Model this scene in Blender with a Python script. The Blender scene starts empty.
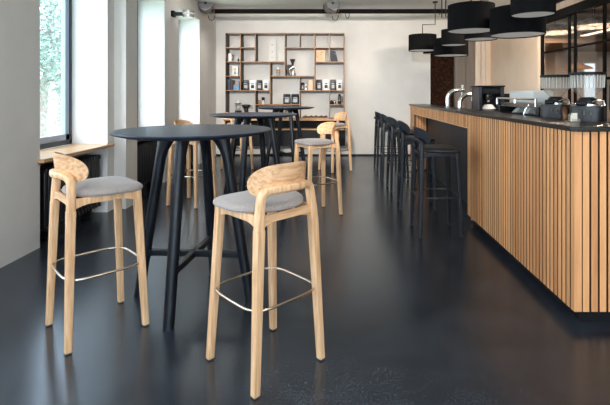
import bpy, math, random
from mathutils import Vector, Matrix
random.seed(7)
scene = bpy.context.scene
col = scene.collection
PI = math.pi
R = math.radians

# ------------------------------------------------------------------ helpers
class MB:
    def __init__(s): s.v = []; s.f = []; s.m = []; s.mi = 0
    def add(s, vs, fs):
        b = len(s.v); s.v += [tuple(p) for p in vs]
        for f in fs: s.f.append([b + i for i in f]); s.m.append(s.mi)
    def box(s, x0, x1, y0, y1, z0, z1):
        s.add([(x0,y0,z0),(x1,y0,z0),(x1,y1,z0),(x0,y1,z0),(x0,y0,z1),(x1,y0,z1),(x1,y1,z1),(x0,y1,z1)],
              [(0,3,2,1),(4,5,6,7),(0,1,5,4),(1,2,6,5),(2,3,7,6),(3,0,4,7)]); return s
    def obox(s, c, ax, ay, hx, hy, z0, z1):
        """box with horizontal axes ax, ay about centre c"""
        c = Vector(c); ax = Vector(ax); ay = Vector(ay); vs = []
        for z in (z0, z1):
            for i, j in ((-1,-1),(1,-1),(1,1),(-1,1)):
                p = c + ax*hx*i + ay*hy*j; vs.append((p.x, p.y, z))
        s.add(vs, [(0,3,2,1),(4,5,6,7),(0,1,5,4),(1,2,6,5),(2,3,7,6),(3,0,4,7)]); return s
    def loft(s, rings, cap=True, closed=False):
        n = len(rings[0]); vs = [p for r in rings for p in r]; fs = []
        m = len(rings)
        for k in range(m if closed else m - 1):
            k2 = (k + 1) % m
            for i in range(n):
                j = (i + 1) % n
                fs.append((k*n+i, k*n+j, k2*n+j, k2*n+i))
        if cap and not closed:
            fs.append(tuple(range(n - 1, -1, -1))); fs.append(tuple((m-1)*n + i for i in range(n)))
        s.add(vs, fs); return s
    def lathe(s, prof, cx=0, cy=0, n=32, cap=True):
        rings = [[(cx + r*math.cos(2*PI*i/n), cy + r*math.sin(2*PI*i/n), z) for i in range(n)] for r, z in prof]
        return s.loft(rings, cap)
    def sweep(s, pts, sect, closed=False, up=(0,0,1), cap=True):
        """pts: path; sect(t)->list of (u,v) offsets; u across, v along 'up-ish'"""
        pts = [Vector(p) for p in pts]; n = len(pts); rings = []; prev = None
        for i, p in enumerate(pts):
            if closed: t = pts[(i+1) % n] - pts[i-1]
            else: t = pts[min(i+1, n-1)] - pts[max(i-1, 0)]
            t.normalize()
            if prev is None:
                a = Vector(up)
                if abs(a.dot(t)) > .95: a = Vector((0,1,0))
                u = t.cross(a).normalized()
            else:
                u = (prev - t*prev.dot(t)).normalized()
            prev = u; w = u.cross(t).normalized()
            rings.append([p + u*a_ + w*b_ for a_, b_ in sect(i/(n-1 if n > 1 else 1))])
        return s.loft(rings, cap, closed)
    def tube(s, pts, r, n=8, closed=False):
        c = [(r*math.cos(2*PI*i/n), r*math.sin(2*PI*i/n)) for i in range(n)]
        return s.sweep(pts, lambda t: c, closed)
    def prism(s, poly, a0, a1, axis='y'):
        n = len(poly)
        def P(p, a):
            return {'y': (p[0], a, p[1]), 'x': (a, p[0], p[1]), 'z': (p[0], p[1], a)}[axis]
        s.add([P(p, a0) for p in poly] + [P(p, a1) for p in poly],
              [tuple(range(n)), tuple(range(2*n-1, n-1, -1))] + [(i, n+i, n+(i+1) % n, (i+1) % n) for i in range(n)])
        return s
    def build(s, name, mats, parent=None, bevel=0, smooth=30, seg=2):
        me = bpy.data.meshes.new(name); me.from_pydata(s.v, [], s.f)
        if not isinstance(mats, (list, tuple)): mats = [mats]
        for m in mats: me.materials.append(m)
        for p, k in zip(me.polygons, s.m): p.material_index = k
        import bmesh
        bm = bmesh.new(); bm.from_mesh(me); bmesh.ops.recalc_face_normals(bm, faces=bm.faces); bm.to_mesh(me); bm.free()
        if smooth:
            me.polygons.foreach_set('use_smooth', [True]*len(me.polygons))
            me.set_sharp_from_angle(angle=R(smooth))
        o = bpy.data.objects.new(name, me); col.objects.link(o)
        if parent: o.parent = parent
        if bevel:
            b = o.modifiers.new('Bevel', 'BEVEL'); b.width = bevel; b.segments = seg; b.limit_method = 'ANGLE'; b.angle_limit = R(40)
        return o

def box(*a): return MB().box(*a)
def tag(o, label=None, cat=None, group=None, kind=None):
    if label: o['label'] = label
    if cat: o['category'] = cat
    if group: o['group'] = group
    if kind: o['kind'] = kind
    return o
def empty(name, loc=(0,0,0), rz=0, label=None, cat=None, group=None, kind=None):
    o = bpy.data.objects.new(name, None); col.objects.link(o); o.empty_display_size = .1
    o.location = loc; o.rotation_euler.z = rz
    return tag(o, label, cat, group, kind)
def kids(o): return [c for c in bpy.data.objects if c.parent == o]
def copy_tree(o, parent=None):
    c = o.copy(); col.objects.link(c); c.parent = parent
    for ch in kids(o): copy_tree(ch, c)
    return c
def srect(hx, hy, k=.35, n=16):
    """rounded rectangle section"""
    out = []
    for i in range(n):
        a = 2*PI*(i+.5)/n; c, s_ = math.cos(a), math.sin(a)
        out.append((hx*math.copysign(abs(c)**k, c), hy*math.copysign(abs(s_)**k, s_)))
    return out

# ------------------------------------------------------------------ materials
def mat(name, rgb, rough=.5, metal=0, spec=.5, **kw):
    m = bpy.data.materials.new(name); m.use_nodes = True
    b = m.node_tree.nodes['Principled BSDF']
    b.inputs['Base Color'].default_value = (*rgb, 1); b.inputs['Roughness'].default_value = rough
    b.inputs['Metallic'].default_value = metal; b.inputs['Specular IOR Level'].default_value = spec
    for k, v in kw.items(): b.inputs[k.replace('_', ' ')].default_value = v
    return m
def nodes(m): return m.node_tree.nodes, m.node_tree.links, m.node_tree.nodes['Principled BSDF']
def noise_mix(m, c1, c2, scale, stretch=(1,1,1), detail=4, lo=.35, hi=.65, bump=0, rough=None, dist=.001, coord='Object'):
    N, L, b = nodes(m)
    tc = N.new('ShaderNodeTexCoord'); mp = N.new('ShaderNodeMapping'); mp.inputs['Scale'].default_value = stretch
    nz = N.new('ShaderNodeTexNoise'); nz.inputs['Scale'].default_value = scale; nz.inputs['Detail'].default_value = detail
    cr = N.new('ShaderNodeValToRGB'); cr.color_ramp.elements[0].position = lo; cr.color_ramp.elements[1].position = hi
    cr.color_ramp.elements[0].color = (*c1, 1); cr.color_ramp.elements[1].color = (*c2, 1)
    L.new(tc.outputs[coord], mp.inputs[0]); L.new(mp.outputs[0], nz.inputs['Vector']); L.new(nz.outputs['Fac'], cr.inputs[0])
    L.new(cr.outputs[0], b.inputs['Base Color'])
    if bump:
        bp = N.new('ShaderNodeBump'); bp.inputs['Strength'].default_value = bump; bp.inputs['Distance'].default_value = dist
        L.new(nz.outputs['Fac'], bp.inputs['Height']); L.new(bp.outputs[0], b.inputs['Normal'])
    if rough:
        mr = N.new('ShaderNodeMapRange'); mr.inputs['To Min'].default_value = rough[0]; mr.inputs['To Max'].default_value = rough[1]
        L.new(nz.outputs['Fac'], mr.inputs['Value']); L.new(mr.outputs[0], b.inputs['Roughness'])
    return m, nz, cr
def wood(name, dark, light, axis='z', rough=.45, bump=.25, scale=14):
    st = {'z': (5, 5, .35), 'x': (.35, 5, 5), 'y': (5, .35, 5)}[axis]
    return noise_mix(mat(name, light, rough), dark, light, scale, st, 5, .32, .62, bump)[0]

OAK = wood('oak_upright', (.58,.33,.16), (.83,.525,.295), 'z')
OAKX = wood('oak_crosswise', (.50,.27,.125), (.78,.48,.265), 'x')
OAKD = wood('oak_bookcase', (.27,.13,.055), (.40,.21,.10), 'x')
SILLW = wood('oak_sill', (.42,.24,.12), (.60,.37,.2), 'y', .3)
BLK = wood('black_stained_ash', (.0035,.005,.0075), (.007,.0095,.014), 'z', .38, .3)
BLKX = wood('black_stained_sheen_top', (.010,.016,.032), (.018,.029,.056), 'x', .40, .2, 9)  # blue sky sheen is mixed into the table top's base colour
BLK2 = wood('black_stool_ash', (.005,.006,.009), (.010,.013,.018), 'z', .42, .3)
for m_ in (BLK, BLK2): nodes(m_)[2].inputs['Specular IOR Level'].default_value = .3
FAB = noise_mix(mat('grey_wool', (.3,.3,.3), .95, Sheen_Weight=.3), (.25,.215,.195), (.38,.33,.30), 200, detail=3, bump=.5)[0]
FABB = noise_mix(mat('black_leather', (.02,.02,.02), .5), (.007,.007,.008), (.014,.013,.014), 120, bump=.3)[0]
STEEL = mat('brushed_steel', (.62,.60,.57), .25, 1)
BRASSY = mat('warm_steel', (.72,.60,.48), .25, 1)
DSTEEL = mat('dark_steel', (.06,.06,.065), .35, .8)
CHROME = mat('chrome', (.85,.83,.8), .12, 1)
BLACKM = noise_mix(mat('matt_black_metal', (.012,.012,.013), .5), (.005,.005,.0055), (.009,.009,.010), 60, rough=(.42,.58))[0]
BLACKG = mat('gloss_black', (.006,.006,.007), .42)
WHITEP = mat('white_gloss', (.8,.79,.76), .25)
GLIDE = mat('glide', (.05,.05,.05), .6)
FRAME = mat('blue_grey_aluminium', (.32,.38,.47), .4)
FRAMED = mat('dark_window_gasket', (.055,.065,.085), .5)
RAD = mat('black_radiator_paint', (.006,.006,.007), .4)
WALL = noise_mix(mat('warm_grey_plaster', (.5,.48,.45), .85), (.70,.675,.635), (.74,.715,.675), 3, detail=6, bump=.08, dist=.003)[0]
WALLN = noise_mix(mat('white_plaster', (.8,.8,.8), .85), (.80,.80,.79), (.84,.84,.83), 3, detail=6, bump=.05, dist=.003)[0]
CEIL = noise_mix(mat('ceiling_plaster', (.55,.55,.54), .9), (.80,.80,.79), (.84,.84,.83), 2, detail=6)[0]
WARMW = noise_mix(mat('beige_plaster', (.62,.5,.4), .8), (.74,.58,.45), (.80,.64,.50), 2.5, detail=5)[0]
GREIGE = noise_mix(mat('taupe_panel', (.3,.26,.22), .6), (.16,.13,.11), (.20,.165,.14), 4, (4,4,.3))[0]

def floor_mat():
    m = mat('polished_dark_concrete', (.02,.022,.025), .3, spec=.85)
    N, L, b = nodes(m)
    tc = N.new('ShaderNodeTexCoord')
    def nz(scale, detail, rough=.6):
        n = N.new('ShaderNodeTexNoise'); n.inputs['Scale'].default_value = scale; n.inputs['Detail'].default_value = detail
        n.inputs['Roughness'].default_value = rough; L.new(tc.outputs['Object'], n.inputs['Vector']); return n
    big, mid, fine = nz(.9, 5), nz(5, 6, .55), nz(95, 4, .75)
    r1 = N.new('ShaderNodeValToRGB'); r1.color_ramp.elements[0].position = .40; r1.color_ramp.elements[1].position = .60
    r1.color_ramp.elements[0].color = (.008,.011,.017,1); r1.color_ramp.elements[1].color = (.022,.027,.037,1)
    mx = N.new('ShaderNodeMath'); mx.operation = 'MULTIPLY_ADD'; mx.inputs[1].default_value = .55
    L.new(mid.outputs['Fac'], mx.inputs[0])
    m2 = N.new('ShaderNodeMath'); m2.operation = 'MULTIPLY'; m2.inputs[1].default_value = .45
    L.new(big.outputs['Fac'], m2.inputs[0]); L.new(m2.outputs[0], mx.inputs[2]); L.new(mx.outputs[0], r1.inputs[0])
    sp = N.new('ShaderNodeValToRGB'); sp.color_ramp.elements[0].position = .45; sp.color_ramp.elements[1].position = .75
    sp.color_ramp.elements[0].color = (0,0,0,1); sp.color_ramp.elements[1].color = (.45,.45,.45,1)
    L.new(fine.outputs['Fac'], sp.inputs[0])
    mc = N.new('ShaderNodeMixRGB'); mc.inputs[2].default_value = (.085,.09,.10,1)
    L.new(sp.outputs[0], mc.inputs[0]); L.new(r1.outputs[0], mc.inputs[1]); L.new(mc.outputs[0], b.inputs['Base Color'])
    mr = N.new('ShaderNodeMapRange'); mr.inputs['From Min'].default_value = .3; mr.inputs['From Max'].default_value = .7
    mr.inputs['To Min'].default_value = .19; mr.inputs['To Max'].default_value = .27
    L.new(big.outputs['Fac'], mr.inputs['Value']); L.new(mr.outputs[0], b.inputs['Roughness'])
    bp = N.new('ShaderNodeBump'); bp.inputs['Strength'].default_value = .25; bp.inputs['Distance'].default_value = .0018
    ad = N.new('ShaderNodeMath'); ad.operation = 'MULTIPLY_ADD'; ad.inputs[1].default_value = .6
    L.new(fine.outputs['Fac'], ad.inputs[0]); L.new(mid.outputs['Fac'], ad.inputs[2])
    L.new(ad.outputs[0], bp.inputs['Height']); L.new(bp.outputs[0], b.inputs['Normal'])
    return m
FLOOR = floor_mat(); nodes(FLOOR)[2].inputs['Specular Tint'].default_value = (.72,.85,1,1)
def slat_mat():
    m = mat('oak_slats', (.5,.3,.16), .5); N, L, b = nodes(m)
    g = N.new('ShaderNodeNewGeometry'); tc = N.new('ShaderNodeTexCoord')
    mp = N.new('ShaderNodeMapping'); mp.inputs['Scale'].default_value = (6,6,.4)
    add = N.new('ShaderNodeVectorMath'); add.operation = 'ADD'
    L.new(tc.outputs['Object'], mp.inputs[0]); L.new(mp.outputs[0], add.inputs[0]); L.new(g.outputs['Random Per Island'], add.inputs[1])
    n = N.new('ShaderNodeTexNoise'); n.inputs['Scale'].default_value = 9; n.inputs['Detail'].default_value = 6
    L.new(add.outputs[0], n.inputs['Vector'])
    a = N.new('ShaderNodeMath'); a.operation = 'MULTIPLY_ADD'; a.inputs[1].default_value = .5
    sc_ = N.new('ShaderNodeMath'); sc_.operation = 'MULTIPLY'; sc_.inputs[1].default_value = .55
    L.new(n.outputs['Fac'], sc_.inputs[0]); L.new(g.outputs['Random Per Island'], a.inputs[0]); L.new(sc_.outputs[0], a.inputs[2])
    r = N.new('ShaderNodeValToRGB'); r.color_ramp.elements[0].position = .15; r.color_ramp.elements[1].position = .85
    r.color_ramp.elements[0].color = (.52,.215,.08,1); r.color_ramp.elements[1].color = (.90,.45,.19,1)
    L.new(a.outputs[0], r.inputs[0]); L.new(r.outputs[0], b.inputs['Base Color'])
    return m
SLAT = slat_mat()
SLATSIDE = mat('shaded_slat_edge', (.14,.062,.026), .7)  # dark slat sides paint in the shade of the gaps
STONE = noise_mix(mat('black_stone', (.02,.02,.02), .3, spec=.35), (.010,.009,.008), (.028,.024,.021), 6, detail=8, rough=(.22,.4))[0]
DARKP = noise_mix(mat('dark_recess_panel', (.02,.02,.022), .5), (.010,.010,.011), (.022,.022,.024), 3, (3,3,.5), rough=(.35,.6))[0]
RUST = noise_mix(mat('dark_rust_brown', (.05,.02,.012), .8, spec=.1), (.010,.004,.002), (.050,.018,.007), 26, detail=3, lo=.4, hi=.72)[0]

def thin_glass(name, tint=(1,1,1), gloss=.08, rough=.0, frost=0):
    m = bpy.data.materials.new(name); m.use_nodes = True; N, L = m.node_tree.nodes, m.node_tree.links; N.clear()
    out = N.new('ShaderNodeOutputMaterial'); tr = N.new('ShaderNodeBsdfTransparent'); tr.inputs[0].default_value = (*tint, 1)
    gl = N.new('ShaderNodeBsdfGlossy'); gl.inputs['Roughness'].default_value = rough
    lw = N.new('ShaderNodeLayerWeight'); lw.inputs[0].default_value = .5
    pw = N.new('ShaderNodeMath'); pw.operation = 'POWER'; pw.inputs[1].default_value = 5; L.new(lw.outputs['Facing'], pw.inputs[0])
    fr = N.new('ShaderNodeMath'); fr.operation = 'MULTIPLY_ADD'; fr.inputs[1].default_value = .8; fr.inputs[2].default_value = .035; L.new(pw.outputs[0], fr.inputs[0])
    mx = N.new('ShaderNodeMixShader'); L.new(fr.outputs[0], mx.inputs[0]); L.new(tr.outputs[0], mx.inputs[1]); L.new(gl.outputs[0], mx.inputs[2])
    if frost:
        df = N.new('ShaderNodeBsdfTranslucent'); df.inputs[0].default_value = (.9,.88,.84,1)
        d2 = N.new('ShaderNodeBsdfDiffuse'); d2.inputs[0].default_value = (.9,.88,.84,1)
        m0 = N.new('ShaderNodeMixShader'); L.new(df.outputs[0], m0.inputs[1]); L.new(d2.outputs[0], m0.inputs[2])
        m1 = N.new('ShaderNodeMixShader'); m1.inputs[0].default_value = frost
        L.new(mx.outputs[0], m1.inputs[1]); L.new(m0.outputs[0], m1.inputs[2]); L.new(m1.outputs[0], out.inputs[0])
    else: L.new(mx.outputs[0], out.inputs[0])
    return m
GLASS = thin_glass('window_glass')
HOPPER = thin_glass('clear_hopper_plastic', (.97,.96,.94), frost=.20)
RIB = thin_glass('milky_rib', (.97,.96,.94), frost=.75)
def emis(name, rgb, s):
    m = mat(name, rgb, .6); b = nodes(m)[2]
    b.inputs['Emission Color'].default_value = (*rgb, 1); b.inputs['Emission Strength'].default_value = s; return m

# ------------------------------------------------------------------ camera
cam = bpy.data.cameras.new('camera'); co = bpy.data.objects.new('camera', cam); col.objects.link(co)
co.location = (0, 0, 1.3); co.rotation_euler = (PI/2, 0, 0)
cam.sensor_width = 36; cam.lens = 440/610*36; cam.shift_x = -30/610; cam.shift_y = -109/610
cam.clip_start = .05; cam.clip_end = 300
scene.camera = co

# ------------------------------------------------------------------ room shell
XL, XR, YB, YN, ZC = -2.49, 3.25, 9.22, -3.0, 2.97
def struct(name, mb, m, parent=None, **k):
    o = mb.build(name, m, parent, **k)
    if not parent: o['kind'] = 'structure'
    return o
struct('floor', box(-3.0, 8.2, YN-.2, 10.3, -.1, 0), FLOOR)
struct('ceiling', box(-3.0, XR+.12, YN-.2, YB+.15, ZC, ZC+.12), CEIL)
XO = -2.91; ZT = 2.66; ZS = .75
wins = [(-1.18,-.09), (.45,1.54), (2.08,3.17), (3.71,4.82), (5.34,6.43), (7.0,8.09)]
w = MB(); y = YN
wr = MB()
for a, b in wins:
    w.box(-3.0, XL, y, a, 0, ZC)
    w.box(-3.0, XL, a, b, ZT, ZC)
    w.box(-3.0, XO+.03, a, b, 0, ZS-.03)
    y = b
w.box(-3.0, XL, y, YB, 0, ZC)
w.box(XL, -2.356, 4.96, 5.24, 0, ZC)
struct('wall_left', w, WALL, smooth=0)
# white-painted reveals lining each window niche
for k, (a, b) in enumerate(wins):
    r = MB()
    r.box(XO, XL-.001, b-.004, b, 0, ZT); r.box(XO, XL-.001, a, a+.004, 0, ZT); r.box(XO, XL-.001, a, b, ZT-.004, ZT)
    struct('trim_%d' % (k+1), r, WALLN, smooth=0)
w = MB()
w.box(XL-.5, 2.0, YB, YB+.15, 0, ZC)
w.box(2.0, 2.5, YB, YB+.15, 2.3, ZC); w.box(2.5, XR+.12, YB, YB+.15, 0, ZC)
struct('wall_back', w, WALL, smooth=0)
# pilaster bands at the right end of the back wall
t = MB(); t.box(2.50, 2.72, YB-.06, YB, 0, ZC); t.box(2.72, 2.90, YB-.10, YB, 0, ZC)
struct('trim_7', t, GREIGE, smooth=0)
t = MB(); t.box(2.90, 2.95, YB-.14, YB, 0, ZC); t.box(3.05, 3.08, YB-.05, YB, 0, ZC); t.box(3.15, XR, YB-.03, YB, 0, ZC)
struct('trim_8', t, WARMW, smooth=0)
struct('baseboard_back', box(XL, 2.0, YB-.012, YB, 0, .03), BLACKM, smooth=0)
# dark brown door leaf in the far corner
d = empty('door_1', (2.25, YB, 0), kind='structure')
box(-.25, .25, .02, .06, 0, 2.3).build('door_leaf', RUST, d)
# right wall with the glazed partition opening
PY0, PY1, PZ = .6, 7.06, 2.405
w = MB(); w.box(XR, XR+.12, YN, PY0, 0, ZC); w.box(XR, XR+.12, PY1, YB, 0, ZC); struct('trim_10', box(XR, XR+.12, PY0, PY1, 2.70, ZC), GREIGE, smooth=0)
struct('wall_right', w, WARMW, smooth=0)
struct('trim_9', box(XR+.01, XR+.11, PY0, PY1, 2.52, 2.62), GREIGE, smooth=0)
w = MB(); wy = [(-2.35,-.65), (-.5,1.2), (1.35,3.05)]; x = -3.0
for a, b in wy:
    w.box(x, a, YN-.15, YN, 0, ZC); w.box(a, b, YN-.15, YN, 0, .25); w.box(a, b, YN-.15, YN, 2.75, ZC); x = b
w.box(x, XR+.12, YN-.15, YN, 0, ZC)
struct('wall_front', w, WALL, smooth=0)

# windows: frame, gasket, pane
def window(k, a, b, x=XO):
    e = empty('window_%d' % k, (x, (a+b)/2, ZS), kind='structure'); hw = (b-a)/2 - .004; H = ZT - ZS - .004
    f = MB(); t = .065
    f.box(-.03, .02, -hw+.03, -hw+.03+t, .05, H); f.box(-.03, .02, hw-.03-t, hw-.03, .05, H)
    f.box(-.03, .02, -hw+.03, hw-.03, .05, .05+t); f.box(-.03, .02, -hw+.03, hw-.03, H-t, H)
    f.build('window_frame', FRAME, e, .004)
    g = MB(); g.box(-.035, .03, hw-.03, hw, 0, H); g.box(-.035, .03, -hw, -hw+.03, 0, H); g.box(-.035, .03, -hw, hw, 0, .05)
    g.build('outer_frame', FRAMED, e)
    box(-.008, -.003, -hw+.08, hw-.08, .1, H-.05).build('window_pane', GLASS, e, smooth=0)
for k, (a, b) in enumerate(wins): window(k+1, a, b)
for k, (a, b) in enumerate(wy):
    e = empty('window_%d' % (k+7), ((a+b)/2, YN-.1, .25), kind='structure'); hw = (b-a)/2
    f = MB()
    for q in (-hw, hw-.06, -.03): f.box(q, q+.06, -.03, .03, 0, 2.5)
    f.box(-hw, hw, -.03, .03, 0, .06); f.box(-hw, hw, -.03, .03, 2.44, 2.5)
    f.build('window_frame', FRAME, e)
    box(-hw+.05, hw-.05, -.004, .004, .05, 2.45).build('window_pane', GLASS, e, smooth=0)
# sills and radiators
sill_l = {3: 'long oak window sill below the tall window nearest the camera', 4: 'oak window sill in the middle niche, behind the front round table',
          5: 'oak window sill in the far niche, behind the tables'}
rad_l = {3: 'black column radiator under the nearest window, behind the left stool', 4: 'black column radiator in the middle niche, behind the front round table',
         5: 'black column radiator in the far niche, behind the stools'}
for k in (3, 4, 5):
    a, b = wins[k]
    s = MB(); s.prism([(a-.035 if k == 3 else a+.006, -2.43), (b+.035 if k == 3 else b-.006, -2.43), (b+.035 if k == 3 else b-.006, XL+.002), (b-.006, XL+.002), (b-.006, XO+.034), (a+.006, XO+.034), (a+.006, XL+.002), (a-.035 if k == 3 else a+.006, XL+.002)], 0, 1, 'z')
    s.v = [(p[1], p[0], ZS-.032 if p[2] == 0 else ZS) for p in s.v]
    o = s.build('window_sill', SILLW, None, .003)
    tag(o, sill_l[k], 'window sill', 'oak window sills')
    e = empty('radiator', (-2.58, (a+b)/2, 0), 0, rad_l[k], 'radiator', 'black radiators in the window niches')
    L_ = (b-a)/2 - .10; n = 17; m = MB()
    for i in range(n):
        yy = -L_ + (i+.5)*2*L_/n; hw = L_/n*.72
        for xx in (-.05, .04):
            m.loft([[(xx+u*.8, yy+v, z) for u, v in srect(.032, hw, .6, 10)] for z in (.12, .625)])
        m.box(-.09, .075, yy-hw*.8, yy+hw*.8, .60, .645); m.box(-.09, .075, yy-hw*.8, yy+hw*.8, .10, .14)
    m.build('radiator_columns', RAD, e, .004)
    for sgn in (-1, 1): MB().box(-.06, .04, sgn*L_*.7-.015, sgn*L_*.7+.015, 0, .11).build('radiator_foot', RAD, e)
    m = MB().tube([(.02, -L_+.005, .14), (.02, -L_-.035, .14), (.02, -L_-.035, .003)], .011)
    m.build('pipe', STEEL, e)

# ------------------------------------------------------------------ stools
def leg_loft(foot, top, hx0, hx1, extra=None):
    rings = []
    for i in range(9):
        t = i/8; p = Vector(foot).lerp(Vector(top), t); h = hx0 + (hx1-hx0)*t
        rings.append([(p.x+u, p.y+v, p.z) for u, v in srect(h, h, .30, 20)])
    return MB().loft(rings)
def make_stool(mw, mwx, ms, mr):
    t = empty('bar_stool')
    zs = .735
    def side(sx, sy, z):
        """centre line of a leg at height z"""
        k = z/.735
        return Vector((sx*(.192 - .036*k), sy*(.192 - (.022 if sy < 0 else .034)*k), z))
    for sx in (-1, 1):
        l = leg_loft(side(sx, 1, .008), side(sx, 1, .760), .0165, .0205).build('leg', mw, t)
        leg_loft(side(sx, 1, 0), side(sx, 1, .0079), .013, .013).build('glide', GLIDE, l)
        l = leg_loft(side(sx, -1, .008), side(sx, -1, .70), .0165, .0215).build('leg', mw, t)
        leg_loft(side(sx, -1, 0), side(sx, -1, .0079), .013, .013).build('glide', GLIDE, l)
    # inverted U: upper posts bending into the back rail
    pts = []
    A = side(-1, -1, .70)
    P = [A, side(-1,-1,.745), Vector((-.150,-.167,.79)), Vector((-.145,-.166,.825)), Vector((-.138,-.168,.848)), Vector((-.121,-.176,.866)), Vector((-.095,-.188,.873))]
    mid = [Vector((-.050,-.202,.875)), Vector((0,-.209,.876))]
    half = P + mid
    full = half + [Vector((-p.x, p.y, p.z)) for p in reversed(half[:-1])]
    # smooth (Catmull-Rom)
    def cr(ps, k=4):
        out = []
        for i in range(len(ps)-1):
            p0, p1, p2, p3 = ps[max(i-1,0)], ps[i], ps[i+1], ps[min(i+2, len(ps)-1)]
            for j in range(k):
                u = j/k
                out.append(.5*((2*p1) + (p2-p0)*u + (2*p0-5*p1+4*p2-p3)*u*u + (3*p1-p0-3*p2+p3)*u**3))
        out.append(ps[-1]); return out
    full = cr(full)
    rings = []
    n = len(full)
    for i, p in enumerate(full):
        tg = (full[min(i+1,n-1)] - full[max(i-1,0)]).normalized()
        yv = Vector((0,1,0)); yv = (yv - tg*yv.dot(tg)).normalized(); u = tg.cross(yv).normalized()
        q = abs(2*i/(n-1)-1); hu = .0165 + .005*q**2
        rings.append([p + u*a*hu/.02 + yv*b for a, b in srect(.02, .0205 if q > .4 else .019, .5, 16)])
    MB().loft(rings).build('back_rail', mwx if False else mw, t, smooth=40)
    # curved shell
    nt, nz = 44, 8; Rr, cy = .180, -.012; amax = R(65); g = {}
    m = MB(); outer = []; inner = []
    for i in range(nt+1):
        tt = -1 + 2*i/nt; ts = math.sin(tt*PI/2*.999); a = ts*amax
        # half heights above and below z=.90 : rounded ends
        up = .080*(1-abs(ts)**3.4)**.55; dn = (.055+.02*ts*ts)*(1-abs(ts)**5)**.5
        zc = .905 - .010*abs(ts)**2
        ro, ri = [], []
        for j in range(nz+1):
            s_ = -1 + 2*j/nz
            z = zc + (up if s_ > 0 else dn)*s_
            lean = (z-.85)*.12
            for rr, lst in ((Rr+.0055, ro), (Rr-.0055, ri)):
                lst.append((rr*math.sin(a), cy - rr*math.cos(a) - lean*math.cos(a), z))
        outer.append(ro); inner.append(ri)
    rings = [outer[i] + inner[i][::-1] for i in range(nt+1)]
    m.loft(rings, cap=True)
    m.build('backrest', mwx, t, smooth=50)
    # seat
    N_ = 48
    def outl(k, z, dz=0):
        r = []
        for i in range(N_):
            a = 2*PI*i/N_; c, s_ = math.cos(a), math.sin(a)
            ex = .40 if s_ > 0 else .66; xx = .208*math.copysign(abs(c)**ex, c); yy = .188*math.copysign(abs(s_)**ex, s_)
            if yy < 0: xx *= 1 - .30*((-yy)/.185)**1.6
            yy = yy*.97 + .018
            r.append((xx*k, yy*k + .0, z + dz*(xx/.2)**2))
        return r
    MB().loft([outl(.90, .7605), outl(.965, .7615), outl(.997, .768), outl(1.0, .777), outl(.985, .785), outl(.93, .793), outl(.80, .799), outl(.5, .802), outl(.05, .802)]).build('seat', ms, t, smooth=60)
    # aprons with arched lower edges
    def apron(p, q, name='apron', h=.062, hm=.034):
        p, q = Vector(p), Vector(q); d = (q-p); L = d.length; d.normalize(); nrm = Vector((-d.y, d.x, 0))
        rings = []
        for i in range(13):
            u = i/12; c = p + d*L*u; e = abs(2*u-1); lo = .760 - (hm + (h-hm)*max(0, (e-.45)/.55)**1.8)
            rings.append([tuple(c - nrm*.010)[:2] + (lo,), tuple(c + nrm*.010)[:2] + (lo,), tuple(c + nrm*.010)[:2] + (.760,), tuple(c - nrm*.010)[:2] + (.760,)])
        MB().loft(rings).build('apron', mwx if abs(d.x) > .5 else mw, t, .002)
    s4 = {k: side(k[0], k[1], .72) for k in ((-1,-1),(1,-1),(1,1),(-1,1))}
    for a, b in (((-1,-1),(-1,1)), ((1,-1),(1,1)), ((-1,1),(1,1)), ((-1,-1),(1,-1))): apron(s4[a], s4[b])
    # foot ring
    pts = []
    for i in range(48):
        a = 2*PI*i/48; c, s_ = math.cos(a), math.sin(a)
        pts.append((.197*math.copysign(abs(c)**.45, c), .197*math.copysign(abs(s_)**.45, s_), .352))
    MB().tube(pts, .0068, 8, True).build('footrest', mr, t, smooth=60)
    return t
proto = make_stool(OAK, OAKX, FAB, BRASSY)
# place: centre x, y, back direction in degrees (local back = -Y)
oak = [(-.341, 2.155, -45, 'large light oak bar stool in the front centre, rounded back towards the camera'),
       (-1.334, 2.470, 225, 'light oak bar stool with grey seat at far left, beside the radiator'),
       (-.200, 4.777, 30.7, 'light oak bar stool with grey seat right of the second round table'),
       (0.0, 7.43, 36, 'small far oak bar stool at the right end of the bookcase'),
       (-1.69, 5.21, 161.5, 'oak bar stool partly hidden behind the front round table, by the second window'),
       (-1.68, 7.54, 220, 'farthest left oak bar stool, half hidden behind the second round table')]
for i, (x, y, bd, lab) in enumerate(oak):
    o = proto if i == 0 else copy_tree(proto)
    o.location = (x, y, 0); o.rotation_euler.z = R(bd + 90)
    tag(o, lab, 'bar stool', 'oak bar stools around the round tables')
pb = make_stool(BLK2, BLK2, FABB, DSTEEL)
labs = ['black bar stool nearest the camera in the row at the counter', 'second nearest black bar stool in the row at the counter',
        'middle black bar stool of the five along the counter', 'second farthest black bar stool in the row at the counter',
        'farthest black bar stool in the row, near the back wall']
for i, y in enumerate((4.18, 5.12, 6.02, 6.86, 7.72)):
    o = pb if i == 0 else copy_tree(pb)
    o.location = (.957 - .012*i, y, 0); o.rotation_euler.z = R(180 + 90 + (2, -3, 1, -2, 2)[i])
    tag(o, labs[i], 'bar stool', 'black bar stools along the counter')

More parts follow.
